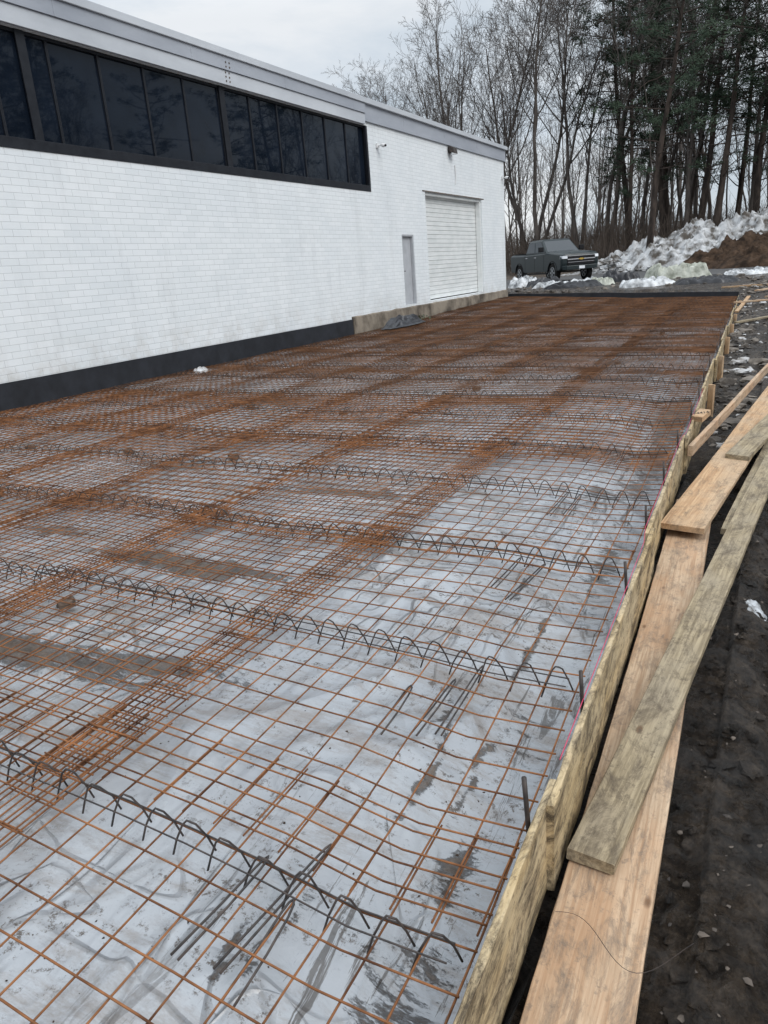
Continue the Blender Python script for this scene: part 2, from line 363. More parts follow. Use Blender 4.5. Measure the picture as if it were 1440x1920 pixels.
# ---------------------------------------------------------------- welded wire mesh panels
C=.122
def panel(x1,nxw,y0,nyw,dz,rr,rot,cx_=None,yst=1):
    mb=MB(); cw=cx_ or C; w=nxw*cw; l=nyw*C; far=y0>9; st=.3 if not far else .6
    sides=5 if y0<6 else 3
    rad=.0032 if y0<5 else (.0036 if y0<10 else .0040)
    cx=x1-w/2; cy=y0+l/2; sr=math.sin(rot)
    def P(x,y,k):
        x,y=x-(y-cy)*sr,y+(x-cx)*sr
        X,Y=G(max(min(x,-.502),-9.86),y); return Vector((X+.005*nz(x*2,y*2,k)-.003,Y+.006*nz(x*2,y*2,k+50),zmesh(X,Y)+dz+.007*nz(x*1.8,y*1.8,k*3.7)))
    seed=rr.random()*100
    for i in range(nxw+1):
        x=x1-i*cw+rr.uniform(-.005,.005); n=max(2,int(l/st))
        mb.tube([P(x,y0-.03+(l+.06)*k/n,seed+i*.05) for k in range(n+1)],rad,sides)
    for j in range(0,nyw+1,yst):
        y=y0+j*C+rr.uniform(-.005,.005); n=max(2,int(w/st))
        mb.tube([P(x1+.02-(w+.04)*k/n,y,seed+j*.03)+Vector((0,0,.006)) for k in range(n+1)],rad,sides)
    return mb
LP="rusty welded wire mesh panel lying over the plastic sheet"; GPN="rusty wire mesh panels covering the slab"
rr=random.Random(5)
cols=[(-.515,13)]
x=-.515-13*C+.20
while x-13*C>-9.8: cols.append((x,13)); x-=13*C-C*1.5
cols.append((x,max(3,int((x+9.84)/C))))
rows=[]; y=-1.0
while y<YE-.5:
    n=min(21,int((YE-y)/C)); rows.append((y,n)); y+=18.4*C
def addp(cx,n1,ry,n2,dz,rot,cw=None,label=LP,yst=1):
    if n2<3: return
    mb=panel(cx,n1,min(ry,YE-n2*C),n2,dz,rr,rot,cw,yst)
    obj('wire_mesh_panel',mb.mesh('wire_mesh_panel',M['rust'] if ry<7 else M['rustfar'],True),label=label,cat="wire mesh",group=GPN)
for ci,(cx,n1) in enumerate(cols):
    for ri,(ry,n2) in enumerate(rows):
        jx=rr.uniform(-.02,.02); jy=rr.uniform(-.09,.09)
        addp(cx+(jx if ci else 0),n1,ry+jy,n2,.007*((ci+ri)%2),rr.uniform(-.008,.008) if ci else 0)
        if (ri>=2 and ci>=1) or ri>=3 or (ri==1 and ci>=1) or (ri==0 and ci>=3):
            addp(cx-.045+jx*1.5,n1,ry+.055+jy,n2,.017,rr.uniform(-.010,.010))
        if ci>=1 and ri<3:
            addp(cx+.0+jx,3,ry+.03,n2,.022,rr.uniform(-.008,.008),.065,"narrow rusty wire mesh lap strip over the panel seam",2)

# ---------------------------------------------------------------- continuous chairs (bent wire supports)
def chair(xa,xb,y0,rr):
    mb=MB(); L=xa-xb
    sides=5 if y0<5 else 3
    def P(x,y,dz):
        X,Y=G(x,y); return Vector((X,Y,zmesh(X,Y)+dz))
    n=10
    wob=rr.uniform(0,50); tr_=.0028 if y0<8 else .0042; lr=.0034 if y0<8 else .005
    for off in (-.028,.028):
        mb.tube([P(xa-L*k/n,y0+off+.008*nz(k*.7,wob+off*30),.016) for k in range(n+1)],tr_,sides)
    k=xa-.04
    while k>xb+.04:
        lean=rr.uniform(-.006,.006); ly=rr.uniform(-.008,.008); h=.072+rr.uniform(-.006,.006); wd=.040+rr.uniform(-.002,.003)
        p=[P(k+wd+.012,y0+.034,-.04),P(k+wd*.9,y0+.025,.012),P(k+wd*.42+lean,y0+.010+ly,h-.012),P(k+wd*.16+lean,y0+ly,h),P(k-wd*.16+lean,y0+ly,h),P(k-wd*.42+lean,y0-.010+ly,h-.012),P(k-wd*.9,y0-.025,.012),P(k-wd-.012,y0-.034,-.04)]
        mb.tube(p,lr,sides); k-=.132+rr.uniform(-.004,.004)
    return mb
rr=random.Random(9); y=1.22
while y<YE-.4:
    xa=-.56
    while xa>-9.3:
        xb=max(xa-rr.uniform(2.4,3.2),-9.75)
        mb=chair(xa,xb,y+rr.uniform(-.04,.04),rr)
        obj('rebar_chair_strip',mb.mesh('rebar_chair_strip',M['darksteel'],True),label="bent dark wire chair strip with upright loops on the mesh",cat="rebar chair",group="rows of bent wire rebar chairs")
        xa=xb+.10
    y+=1.2+rr.uniform(-.05,.05)

def hairpin(L,w,lift,rr):
    mb=MB(); p=[Vector((0,-w*1.2,0)),Vector((L*.5,-w,lift*.3)),Vector((L*.85,-w*.8,lift*.8)),Vector((L*.96,-w*.5,lift)),Vector((L,0,lift*1.1)),Vector((L*.96,w*.5,lift)),Vector((L*.85,w*.8,lift*.8)),Vector((L*.5,w,lift*.3)),Vector((0,w*1.2,0))]
    mb.tube(p,.0038,6); return mb.mesh('rebar_hairpin',M['darksteel'],True)
rr=random.Random(21); hp=[hairpin(.34,.011,.02,rr),hairpin(.44,.010,.01,rr),hairpin(.28,.015,.03,rr)]
for (cx,cy,n) in ((-1.04,.92,3),(-1.0,2.0,3),(-1.05,3.2,2),(-1.1,4.5,2)):
    for i in range(n):
        x_=cx+(i-n/2)*.10+rr.uniform(-.015,.015); y_=cy+rr.uniform(-.06,.08)
        obj('rebar_hairpin',hp[(i+int(cy))%3],label="black bent steel hairpin leaning on the wire mesh",cat="rebar",group="bent steel hairpins near the form",loc=(x_,y_,zmesh(x_,y_)-.03),rot=(rr.uniform(-.1,.1),rr.uniform(-.09,-.03),math.radians(84+rr.uniform(-6,6))))

def lumpbox(sx,sy,sz,rr,amp=.012):
    import bmesh
    bm=bmesh.new(); bmesh.ops.create_cube(bm,size=1); bmesh.ops.subdivide_edges(bm,edges=bm.edges[:],cuts=3,use_grid_fill=True)
    s=rr.random()*50
    for q in bm.verts:
        q.co=Vector((q.co.x*sx,q.co.y*sy,q.co.z*sz))
        q.co+=Vector((nz(q.co.x*30+s,q.co.y*30,q.co.z*30),nz(q.co.x*30,q.co.y*30+s,q.co.z*30),nz(q.co.x*30,q.co.y*30,q.co.z*30+s)))*amp
    me=bpy.data.meshes.new('b'); bm.to_mesh(me); bm.free(); return me
bv=[lumpbox(.085,.06,.045,rr,.02) for _ in range(3)]
for b_ in bv: b_.materials.append(M['brickblock'])
y=2.3
while y<20:
    for cx in (-1.9,-3.2,-4.6,-6.0,-7.4):
        if rr.random()<.42:
            X,Y=G(cx+rr.uniform(-.25,.25),y+rr.uniform(-.3,.3))
            obj('brick_support',rr.choice(bv),label="small rough brick piece propping up the mesh",cat="brick",group="brick pieces under the wire mesh",loc=(X,Y,zmesh(X,Y)-.04),rot=(0,0,rr.uniform(0,3)))
    y+=1.35

# ---------------------------------------------------------------- form boards along the slab
def board(L,W,T,rr,rag=0.002,warp=.01,mat_=None,seg=.12,name='wood_plank'):
    mb=MB(); n=max(4,int(L/seg)); s=rr.random()*90; b=.003
    prof=[(-W/2+b,-T/2),(W/2-b,-T/2),(W/2,-T/2+b),(W/2,T/2-b),(W/2-b,T/2),(-W/2+b,T/2),(-W/2,T/2-b),(-W/2,-T/2+b)]
    for i in range(n+1):
        x=L*i/n
        wy=warp*nz(x*.5,s); wz=warp*nz(x*.5,s+9)
        for k,(py,pz) in enumerate(prof):
            q=rag
            mb.v.append((x+( .008*nz(py*25,pz*25,s) if i in(0,n) else 0),py+wy+q*nz(x*9,k*1.3,s),pz+wz+q*nz(x*9,k*1.3+4,s)))
    for i in range(n):
        for k in range(8):
            k2=(k+1)%8; mb.f.append((i*8+k,i*8+k2,(i+1)*8+k2,(i+1)*8+k))
    mb.f.append(tuple(range(8))[::-1]); mb.f.append(tuple(n*8+k for k in range(8)))
    return mb.mesh(name,mat_)
def between(o,a,b,roll=0):
    a=Vector(a); b=Vector(b); d=(b-a).normalized(); q=Vector((0,0,1)).cross(d).normalized(); z=d.cross(q)
    m=Matrix((d,q,z)).transposed().to_4x4() @ Matrix.Rotation(roll,4,'X'); m.translation=a; o.matrix_world=m
rr=random.Random(33)
ylist=[-1.2,1.86,4.1,6.6,9.0,11.5,14,16.4,18.8,21.2,23.6,26.5]
for i in range(len(ylist)-1):
    y0=ylist[i]-(.12 if i%2 else 0); y1=ylist[i+1]+(.1 if i%2 else 0)
    off=.013+(.026 if i%2 else 0); L=y1-y0
    me=board(L,.31,.022,rr,.0034,.005,M['woodform'],.04,'form_board')
    o=obj('form_board',me,label="mud-stained wooden form board standing along the slab edge",cat="form board",group="wooden form boards along the slab")
    between(o,(XF(y0)+off,y0,-.155+rr.uniform(-.004,.002)),(XF(y1)+off,y1,-.155+rr.uniform(-.004,.002)),math.pi/2)
def foff(y):
    for i in range(len(ylist)-1):
        if ylist[i]<=y<ylist[i+1]: return .026*(i%2)
    return 0
st=MB(); st.tube([Vector((0,0,-.2)),Vector((.001,0,.05)),Vector((.0,.003,.13))],.0075,6); stm=st.mesh('steel_stake',M['darksteel'],True)
for y_,h in ((1.68,-.005),(2.32,-.02),(3.35,-.01),(4.3,-.03),(5.25,-.02),(6.3,-.02),(7.3,0),(8.4,-.03),(9.6,0),(10.9,-.03),(12.3,0),(14,-.02),(16,0),(18.3,-.02),(21,0)):
    obj('steel_stake',stm,label="thin dark steel stake driven inside the form",cat="stake",group="steel stakes along the form",loc=(XF(y_)+foff(y_)-.012,y_,h),rot=(rr.uniform(-.06,.03),rr.uniform(-.07,.0),0))
wsm=board(.62,.07,.036,rr,.002,.002,M['woodnew'],.12,'wooden_stake')
for y_ in (9.1,11.6,14.1,16.5,18.9,21.3,23.7):
    o=obj('wooden_stake',wsm,label="short wooden stake bracing the outside of the form",cat="stake",group="wooden stakes outside the form")
    between(o,(XF(y_)+.09,y_,-.6),(XF(y_)+.09+.01,y_+.02,.0))
mb=MB(); mb.tube([Vector((XF(y_)+foff(y_)*.9-.004,y_,.003+.003*math.sin(y_))) for y_ in frange(1.95,9,.25)],.0016,4); obj('string_line',mb.mesh('string_line',M['pink']),label="pink mason string stretched along the form top",cat="string")

def plank(a,b,W,T,m_,label,seed,roll=0,warp=.012):
    r2=random.Random(seed); a=Vector(a); b=Vector(b)
    o=obj('wood_plank',board((b-a).length,W,T,r2,.0022,warp,m_,.07),label=label,cat="plank",group="loose planks beside the form"); between(o,a,b,roll); return o
plank((-.262,.35,-.285),(-.405,5.6,-.275),.255,.038,M['woodpale'],"long wide pale plank lying flat beside the form",1)
plank((-.366,1.82,-.235),(.10,6.75,-.20),.145,.038,M['wooddirty'],"weathered tan plank crusted with dirt on another plank",2)
plank((-.41,4.76,-.19),(.17,10.0,-.12),.27,.038,M['woodnew'],"wide orange-brown plank resting across other planks",3,.03)
plank((-.525,6.45,-.10),(.03,11.1,-.03),.038,.09,M['woodpale'],"narrow two-by-four lying on edge over the planks",4)
plank((-.17,6.42,-.135),(.12,7.9,-.09),.18,.04,M['wooddirty'],"short dirt-caked plank on the plank stack",5,.05)
plank((-.12,4.9,-.24),(.30,9.4,-.2),.14,.038,M['wooddirty'],"old dark plank half under the stack",6)
plank((-.93,22.2,.06),(.6,22.6,.10),.14,.04,M['woodpale'],"short pale plank lying across the form end",7)
plank((-.80,20.6,-.06),(-.62,23.6,.12),.09,.04,M['woodnew'],"short offcut leaning on the form",8)
plank((-.2,24.2,.05),(1.3,25.2,.1),.14,.04,M['woodpale'],"pale plank lying on rubble",9)
plank((-.7,18.0,-.08),(.5,19.4,-.02),.09,.04,M['wooddirty'],"weathered offcut lying on the stones",10)
plank((-.5,26.2,.12),(1.2,27.6,.25),.18,.04,M['woodpale'],"pale plank propped on rubble behind the slab",11)
plank((-1.6,28.3,.18),(1.0,28.0,.22),.12,.05,M['woodnew'],"loose timber lying behind the slab corner",12)
o=obj('wood_block',lumpbox(.1,.17,.05,rr,.002),label="small wood offcut with handwritten marking on the form",cat="wood block"); o.data.materials.append(M['woodnew'])
o.location=(XF(7.3)+.10,7.3,.03); o.rotation_euler=(.25,.06,-.35)
tcu=bpy.data.curves.new('marking','FONT'); tcu.body="F4414"; tcu.size=.055; tcu.extrude=.0006; tcu.align_x='CENTER'; tcu.align_y='CENTER'
tmp=bpy.data.objects.new('marking_source',tcu); tme=bpy.data.meshes.new_from_object(tmp); bpy.data.objects.remove(tmp); tme.materials.clear(); tme.materials.append(M['ink'])
to=obj('marking',tme,o,loc=(0,0,.0275),rot=(0,0,math.radians(35)))
A=G(-9.88,YE+.08); B=G(-.5,YE+.08)
mb=MB(); n=14; A=Vector((A[0],A[1],0)); B=Vector((B[0],B[1],0)); dd=(B-A).normalized(); nn=Vector((-dd.y,dd.x,0))*.02
for i in range(n):
    p=A.lerp(B,i/n); q=A.lerp(B,(i+1)/n)
    def zt(t): return .28-.17*t+.03*nz(t*9,3)
    t0=i/n; t1=(i+1)/n
    mb.hexa([p-nn+Vector((0,0,-.3)),q-nn+Vector((0,0,-.3)),q+nn+Vector((0,0,-.3)),p+nn+Vector((0,0,-.3)),p-nn+Vector((0,0,zt(t0))),q-nn+Vector((0,0,zt(t1))),q+nn+Vector((0,0,zt(t1))),p+nn+Vector((0,0,zt(t0)))])
obj('edge_board',mb.mesh('edge_board',M['black']),label="black edging board closing the end of the slab",cat="board")
mb=MB()
yy=frange(-5.9,17.5,.9)+[17.5]
for a_,b_ in zip(yy[:-1],yy[1:]):
    z0=.39+.008*nz(a_*.6,1); z1=.39+.008*nz(b_*.6,1)
    o1=.012*nz(a_*.5,5)+.02; o2=.012*nz(b_*.5,5)+.02
    mb.hexa([(-9.895,a_,-.3),(-9.86+o1,a_,-.3),(-9.86+o2,b_,-.3),(-9.895,b_,-.3),(-9.895,a_,z0),(-9.88+o1,a_,z0),(-9.88+o2,b_,z1),(-9.895,b_,z1)])
obj('foam_board_strip',mb.mesh('foam_board_strip',M['black']),label="black protection board strip along the base of the brick wall",cat="board")

# ---------------------------------------------------------------- building
bld=bpy.data.objects.new('commercial_building',None); COL.objects.link(bld)
bld["label"]="long low white painted brick building with dark ribbon windows"; bld["category"]="building"
WX0,WX1=-10.2,-9.9
mb=MB()
mb.box(WX0,WX1,-6,20.92,-.4,3.66)
mb.box(WX0,WX1,-6,-5.0,3.66,5.8)
mb.box(WX0,WX1,-5.0,19.15,5.21,5.8)
mb.box(WX0,WX1,19.15,20.92,3.66,5.8)
mb.box(WX0,WX1,20.92,21.75,-.4,.52); mb.box(WX0,WX1,20.92,21.75,2.53,5.8)
mb.box(WX0,WX1,21.75,22.8,-.4,5.8)
mb.box(WX0,WX1,22.8,28.0,-.4,.52); mb.box(WX0,WX1,22.8,28.0,3.8,5.8)
mb.box(WX0,WX1,28.0,30.7,-.4,5.8)
mb.box(-30,WX0,30.4,30.7,-.4,5.8); mb.box(-30,WX0,-6,-5.7,-.4,5.8); mb.box(-30.3,-30,-6,30.7,-.4,5.8)
obj('brick_wall',mb.mesh('brick_wall',M['brick']),bld)
mb=MB(); mb.box(-30.3,-9.9,-6,30.7,5.803,5.85); mb.box(-10.9,-10.55,-5.6,30.3,-.3,5.7)
obj('roof',mb.mesh('roof',M['conc']),bld)
mb=MB(); mb.box(-9.897,-9.80,-6.1,19.0,5.47,5.70); mb.box(-9.897,-9.84,19.0,30.78,5.30,5.70)
for y_ in frange(-3,30,3.05): mb.box(-9.80 if y_<19 else -9.84,-9.795 if y_<19 else -9.835,y_,y_+.03,5.47,5.70)
mb.box(-30.3,-9.9,30.703,30.76,5.30,5.70)
bevel(obj('roof_fascia',mb.mesh('roof_fascia',M['fasc']),bld),.006)
mb=MB(); mb.box(-9.897,-9.76,-6.15,30.84,5.703,5.83); mb.box(-30.4,-9.9,30.703,30.84,5.703,5.83)
bevel(obj('roof_cap',mb.mesh('roof_cap',M['fascl']),bld),.008)
mb=MB(); mb.box(-9.897,-9.83,-5.9,19.0,5.215,5.467)
bevel(obj('window_header_beam',mb.mesh('window_header_beam',M['fascl']),bld),.006)
mb=MB()
for yb in (7.55,13.25):
    for a_ in range(2):
        for b_ in range(5):
            yc=yb+a_*.11; zc=5.28+b_*.075+ (.02 if b_>2 else 0); xf=-9.826 if zc<5.46 else -9.796
            mb.tube([Vector((xf-.01,yc,zc)),Vector((xf+.004,yc,zc))],.017,8)
obj('beam_bolts',mb.mesh('beam_bolts',M['brickblock']),bld)
mb=MB(); n=44
for i in range(n):
    a_=17.52+(30.72-17.52)*i/n; b_=17.52+(30.72-17.52)*(i+1)/n
    ta=.46+.03*nz(i*.6,4); tb_=.46+.03*nz((i+1)*.6,4); oa=.02*nz(i*.8,9); ob=.02*nz((i+1)*.8,9)
    mb.hexa([(-9.897,a_,-.4),(-9.80+oa,a_,-.4),(-9.80+ob,b_,-.4),(-9.897,b_,-.4),(-9.897,a_,ta),(-9.86+oa,a_,ta-.03),(-9.86+ob,b_,tb_-.03),(-9.897,b_,tb_)])
obj('foundation_wall',mb.mesh('foundation_wall',M['conc']),bld)
yw=[19.15-1.005*i for i in range(25)]; yw=[y_ for y_ in yw if y_>-5.2]
fr=MB(); w_=yw[0]-yw[1]
fr.box(-.11,-.075,.0,.022,.1,1.5); fr.box(-.11,-.075,w_-.003-.022,w_-.003,.1,1.5); fr.box(-.11,-.06,0,w_-.003,0,.1); fr.box(-.11,-.06,0,w_-.003,1.5,1.548)
frm=fr.mesh('window',M['frame']); gp=MB(); gp.quad((-.10,.022,.1),(-.10,w_-.025,.1),(-.10,w_-.025,1.5),(-.10,.022,1.5)); gpm=gp.mesh('window_pane',M['glass'])
for i in range(len(yw)-1):
    o=obj('window',frm,bld,loc=(-9.9,yw[i+1],3.662)); obj('window_pane',gpm,o,loc=(R.uniform(-.002,.002),0,0),rot=(0,R.uniform(-.006,.006),R.uniform(-.006,.006)))
mb=MB(); mb.box(-9.948,-9.885,-4.9,19.16,3.60,3.75)
mb.box(-9.948,-9.885,19.08,19.17,3.753,5.20)
for y_ in (13.12,8.55): mb.box(-9.965,-9.94,y_,y_+.16,3.755,5.205)
bevel(obj('window_trim',mb.mesh('window_trim',M['frame']),bld),.004)
mb=MB(); mb.box(-10.06,-10.0,20.925,21.745,.525,2.525)
mb.box(-9.995,-9.91,20.925,20.975,.525,2.48);mb.box(-9.995,-9.91,21.695,21.745,.525,2.48);mb.box(-9.995,-9.91,20.925,21.745,2.483,2.525)
dr=bevel(obj('door',mb.mesh('door',M['doorpaint']),bld),.004)
mb=MB(); mb.tube([Vector((-10.0,21.05,1.5)),Vector((-9.95,21.05,1.5)),Vector((-9.945,21.12,1.5))],.014,8); obj('handle',mb.mesh('handle',M['darksteel']),dr)
mb=MB(); z=.55; ph=.135
while z<3.78:
    z1=min(z+ph,3.79); x0=-10.15
    mb.hexa([(x0-.04,22.83,z),(x0,22.83,z+.008),(x0,27.97,z+.008),(x0-.04,27.97,z),(x0-.04,22.83,z1),(x0+.008,22.83,z1-.006),(x0+.008,27.97,z1-.006),(x0-.04,27.97,z1)]); z=z1
gd=obj('garage_door',mb.mesh('garage_door',M['garage']),bld)
mb=MB(); mb.box(-10.13,-9.96,22.803,22.87,.53,3.79); mb.box(-10.13,-9.96,27.93,27.997,.53,3.79); mb.box(-10.13,-9.96,22.87,27.93,3.72,3.79); obj('garage_door_frame',mb.mesh('garage_door_frame',M['garage']),gd)
mb=MB(); mb.box(-9.897,-9.885,22.6,28.2,3.80,3.83); obj('lintel',mb.mesh('lintel',M['brickblock']),bld)

zl=.14
mb=MB(); mb.box(-9.897,-9.85,24.88,25.08,4.95+zl,5.12+zl); mb.hexa([(-9.85,24.80,4.97+zl),(-9.66,24.83,4.90+zl),(-9.66,25.15,4.90+zl),(-9.85,25.18,4.97+zl),(-9.85,24.80,5.15+zl),(-9.70,24.83,5.09+zl),(-9.70,25.15,5.09+zl),(-9.85,25.18,5.15+zl)])
wl=bevel(obj('wall_lamp',mb.mesh('wall_lamp',M['darksteel']),label="dark box flood lamp mounted high on the white wall",cat="wall lamp"),.012)
mb=MB(); mb.box(-9.82,-9.68,24.86,25.12,4.885+zl,4.898+zl); obj('lens',mb.mesh('lens',M['lamp']),wl)
def seccam(y_,z_,lab):
    mb=MB(); mb.box(-9.897,-9.85,y_-.06,y_+.06,z_-.06,z_+.06); mb.tube([Vector((-9.85,y_,z_)),Vector((-9.70,y_,z_-.01))],.022,8)
    o=bevel(obj('security_camera',mb.mesh('security_camera',M['whiteplastic']),label=lab,cat="security camera"),.01)
    mb=MB(); pts=[Vector((-9.70,y_,z_-.01+.05-.0125*k)) for k in range(9)]; mb.tube(pts,[.03,.06,.075,.08,.082,.08,.07,.05,.02],12); obj('dome',mb.mesh('dome',M['whiteplastic'],True),o)
    mb=MB(); mb.tube([Vector((-9.64,y_-.02,z_-.02)),Vector((-9.61,y_-.03,z_-.03))],.03,10); obj('camera_lens',mb.mesh('camera_lens',M['plastic']),o)
seccam(19.7,4.78,"white dome security camera beside the ribbon windows"); seccam(30.45,4.7,"white security camera near the building corner")
mb=MB(); mb.tube([Vector((-9.88,25.4,4.75)),Vector((-9.87,25.42,4.4)),Vector((-9.885,25.38,4.15))],.02,6); obj('cable_conduit',mb.mesh('cable_conduit',M['whiteplastic']),label="short hanging cable on the white wall",cat="cable")

def crumple(name,cx,cy,cz,sx,sy,h,m_,label,cat,seed,n=26,group=None,sharp=2.0,smooth=False,edge=.6):
    v=[];f=[]
    for j in range(n+1):
        for i in range(n+1):
            a_=i/n*2-1; b_=j/n*2-1; rd=math.sqrt(a_*a_+b_*b_)
            ang=math.atan2(b_,a_); lim=.85+.22*nz(math.cos(ang)*1.5+seed,math.sin(ang)*1.5)
            k=max(abs(a_),abs(b_))/(rd+1e-6); a2=a_*k*lim; b2=b_*k*lim
            e=1-max(abs(a_),abs(b_))
            hh=h*sm(-.05,edge,e)*(.55+.9*abs(nz(a_*sharp+seed,b_*sharp,1))+.25*(1-abs(nz(a_*sharp*1.6,b_*sharp*1.6+seed,4)))**2+.16*nz(a_*7,b_*7,seed))
            v.append((a2*sx+.05*sx*nz(a_*5,b_*5,seed),b2*sy+.05*sy*nz(a_*5,b_*5,seed+3),hh-.02))
    for j in range(n):
        for i in range(n): f.append((j*(n+1)+i,j*(n+1)+i+1,(j+1)*(n+1)+i+1,(j+1)*(n+1)+i))
    me=bpy.data.meshes.new(name); me.from_pydata(v,[],f); me.materials.append(m_)
    if smooth: me.polygons.foreach_set('use_smooth',[True]*len(f))
    return obj(name,me,label=label,cat=cat,loc=(cx,cy,cz),group=group)
crumple('rubber_mat',-9.35,19.5,.06,.42,1.5,.24,M['tarpb'],"torn black flap against the foundation near the door",'mat',3,edge=.6)
mb=MB()
for i in range(45):
    p=Vector((-9.45+R.uniform(-.25,.25),20.9+R.uniform(-.5,.5),.08+R.uniform(0,.12))); a_=Vector((R.uniform(-1,1),R.uniform(-1,1),R.uniform(-.4,.6))).normalized()*.045; b_=Vector((R.uniform(-1,1),R.uniform(-1,1),R.uniform(-.4,.6))).normalized()*.035
    mb.quad(p-a_,p-b_,p+a_,p+b_)
obj('ivy_plant',mb.mesh('ivy_plant',M['leaf']),label="small ivy patch at the wall base by the door",cat="plant",kind='stuff')
crumple('snow_lump',-9.5,10.9,-.02,.22,.2,.12,M['snowc'],"small white snow lump at the black wall strip",'snow',8,14)

T=[("tarp",-10.25,34.2,.38,.9,.7,.44,'tarp',"crumpled white plastic sheet heaped on the ground",1),("tarp",-9.0,33.4,.36,1.0,.6,.36,'tarpb',"crumpled black plastic sheeting on the ground",2),
("tarp",-7.2,33.0,.34,1.2,.5,.26,'tarp',"small heap of white plastic sheeting",5),("tarp",-5.8,33.2,.33,1.1,.5,.46,'tarpb',"folded black tarp heap behind the slab",7),
("tarp",-3.6,34.0,.33,1.7,.8,.56,'tarpg',"pale green and white tarp bundled in a heap",9),("tarp",-4.4,30.6,.22,1.4,.6,.32,'tarp',"white plastic sheet spilling over the slab edge",12),
("tarp",-2.2,30.4,.2,1.6,.5,.26,'tarpb',"flat black plastic sheet beside the slab end",14),("tarp",-7.4,31.8,.3,1.7,.4,.24,'tarpb',"low black plastic roll beyond the slab",17),
("tarp",-8.5,32.4,.32,1.0,.4,.24,'tarp',"small crumpled white plastic sheet",19),("tarp",-6.4,32.2,.32,.7,.35,.28,'tarpg',"small pale bag of debris behind the slab",23),("tarp",-1.0,33.2,.3,1.2,.5,.26,'tarp',"white plastic heap near the soil mound",27)]
for t in T: crumple(t[0],t[1],t[2],t[3],t[4],t[5],t[6],M[t[7]],t[8],'tarp',t[9],group="crumpled plastic sheets behind the slab",sharp=3.2,n=40,smooth=True,edge=.35)

def rock(r,rr,sub=1):
    import bmesh
    bm=bmesh.new(); bmesh.ops.create_icosphere(bm,subdivisions=sub,radius=1); s=rr.random()*99
    sc=Vector((rr.uniform(.6,1.4),rr.uniform(.6,1.2),rr.uniform(.35,.65)))
    vs=[]; 
    for q in bm.verts:
        c=q.co*(1+.75*nz(q.co.x*1.3+s,q.co.y*1.3,q.co.z*1.3)+.3*nz(q.co.x*3+s,q.co.y*3,q.co.z*3)); vs.append(Vector((c.x*sc.x,c.y*sc.y,c.z*sc.z))*r)
    fs=[tuple(q.index for q in f_.verts) for f_ in bm.faces]; bm.free(); return vs,fs
rockv=[rock(1,rr,2) for _ in range(8)]+[rock(1,rr,1) for _ in range(6)]
def scatter(name,m_,pts,label,cat,lo=0):
    v=[];f=[]
    for (x,y,z,r) in pts:
        vs,fs=rr.choice(rockv[lo:]) if r<.06 else rr.choice(rockv[:8]); n=len(v); a=rr.uniform(0,6.3); c,s=math.cos(a),math.sin(a)
        v+=[((q.x*c-q.y*s)*r+x,(q.x*s+q.y*c)*r+y,q.z*r+z) for q in vs]; f+=[tuple(n+k for k in g) for g in fs]
    me=bpy.data.meshes.new(name); me.from_pydata(v,[],f); me.materials.append(m_)
    return obj(name,me,kind='stuff',label=label,cat=cat)
p=[]
for i in range(560):
    y=7.5+21.5*rr.random(); x=XF(y)+.10+abs(rr.gauss(0,.32)); r=rr.uniform(.012,.055)*(1 if rr.random()<.80 else 2.2); p.append((x,y,gz(x,y)+r*.1,r))
scatter('rubble',M['stone'],p[:470],"loose pale stones in the trench beside the form","rubble")
scatter('snow_clumps',M['snowc'],p[470:],"dirty melting snow clumps beside the form","snow")
p=[]
for i in range(560):
    x=rr.uniform(-12,8); y=rr.uniform(30,34.5)+(0 if x<-1 else -3); r=rr.uniform(.03,.11); p.append((x,y,gz(x,y)+r*.1,r))
scatter('rubble',M['stone'],p,"pale broken rubble and stones behind the slab","rubble")
p=[]
for i in range(700):
    y=.5+rr.random()**1.5*9; x=rr.uniform(-.16,.9); r=rr.choice((.003,.004,.005,.006,.008,.012)); p.append((x,y,gz(x,y)+r*.1,r))
scatter('gravel',M['pebble'],p,"small pebbles in the dark mud","gravel",8)
p=[]
for i in range(2000):
    y=.5+rr.random()**1.5*9; x=rr.uniform(-.14,.7); r=rr.choice((.006,.009,.012,.018,.026,.034)); p.append((x,y,gz(x,y)-r*.15,r))
scatter('mud_clods',M['ground'],p,"dark wet clods of mud","mud")
p=[]
for i in range(900):
    xg_=-.7-rr.random()**1.6*4; yg_=rr.uniform(.2,6); X,Y=G(xg_,yg_)
    if nz(X*1.5,Y*1.5,40)<0.05: continue
    r=rr.choice((.0015,.002,.003,.004)); p.append((X,Y,zsheet(X,Y)+r*.2,r))
scatter('mud_crumbs',M['soil'],p,"small crumbs of mud on the plastic sheet","mud",8)
# ice patch draped on the mud
mb=MB(); n=26
for j in range(n+1):
    for i in range(n+1):
        a_=i/n*2-1; b_=j/n*2-1; rd=math.sqrt(a_*a_+b_*b_)+1e-6; ang=math.atan2(b_,a_); k=max(abs(a_),abs(b_))/rd*(.8+.4*nz(math.cos(ang)*2,math.sin(ang)*2,9))
        X=.045+a_*k*.075; Y=4.0+b_*k*.16; e=1-max(abs(a_),abs(b_))
        mb.v.append((X,Y,gz(X,Y)+.007*sm(0,.4,e)-.008*(1-sm(0,.2,e))+.004*nz(X*40,Y*40)))
for j in range(n):
    for i in range(n): mb.f.append((j*(n+1)+i,j*(n+1)+i+1,(j+1)*(n+1)+i+1,(j+1)*(n+1)+i))
obj('ice_patch',mb.mesh('ice_patch',M['ice'],True),label="thin flat grey ice patch on the mud",cat="ice")
crumple('snow_lump',-.09,1.36,-.34,.06,.07,.10,M['snowc'],"dirty snow lump beside the pale plank",'snow',37,16)
pts=[]
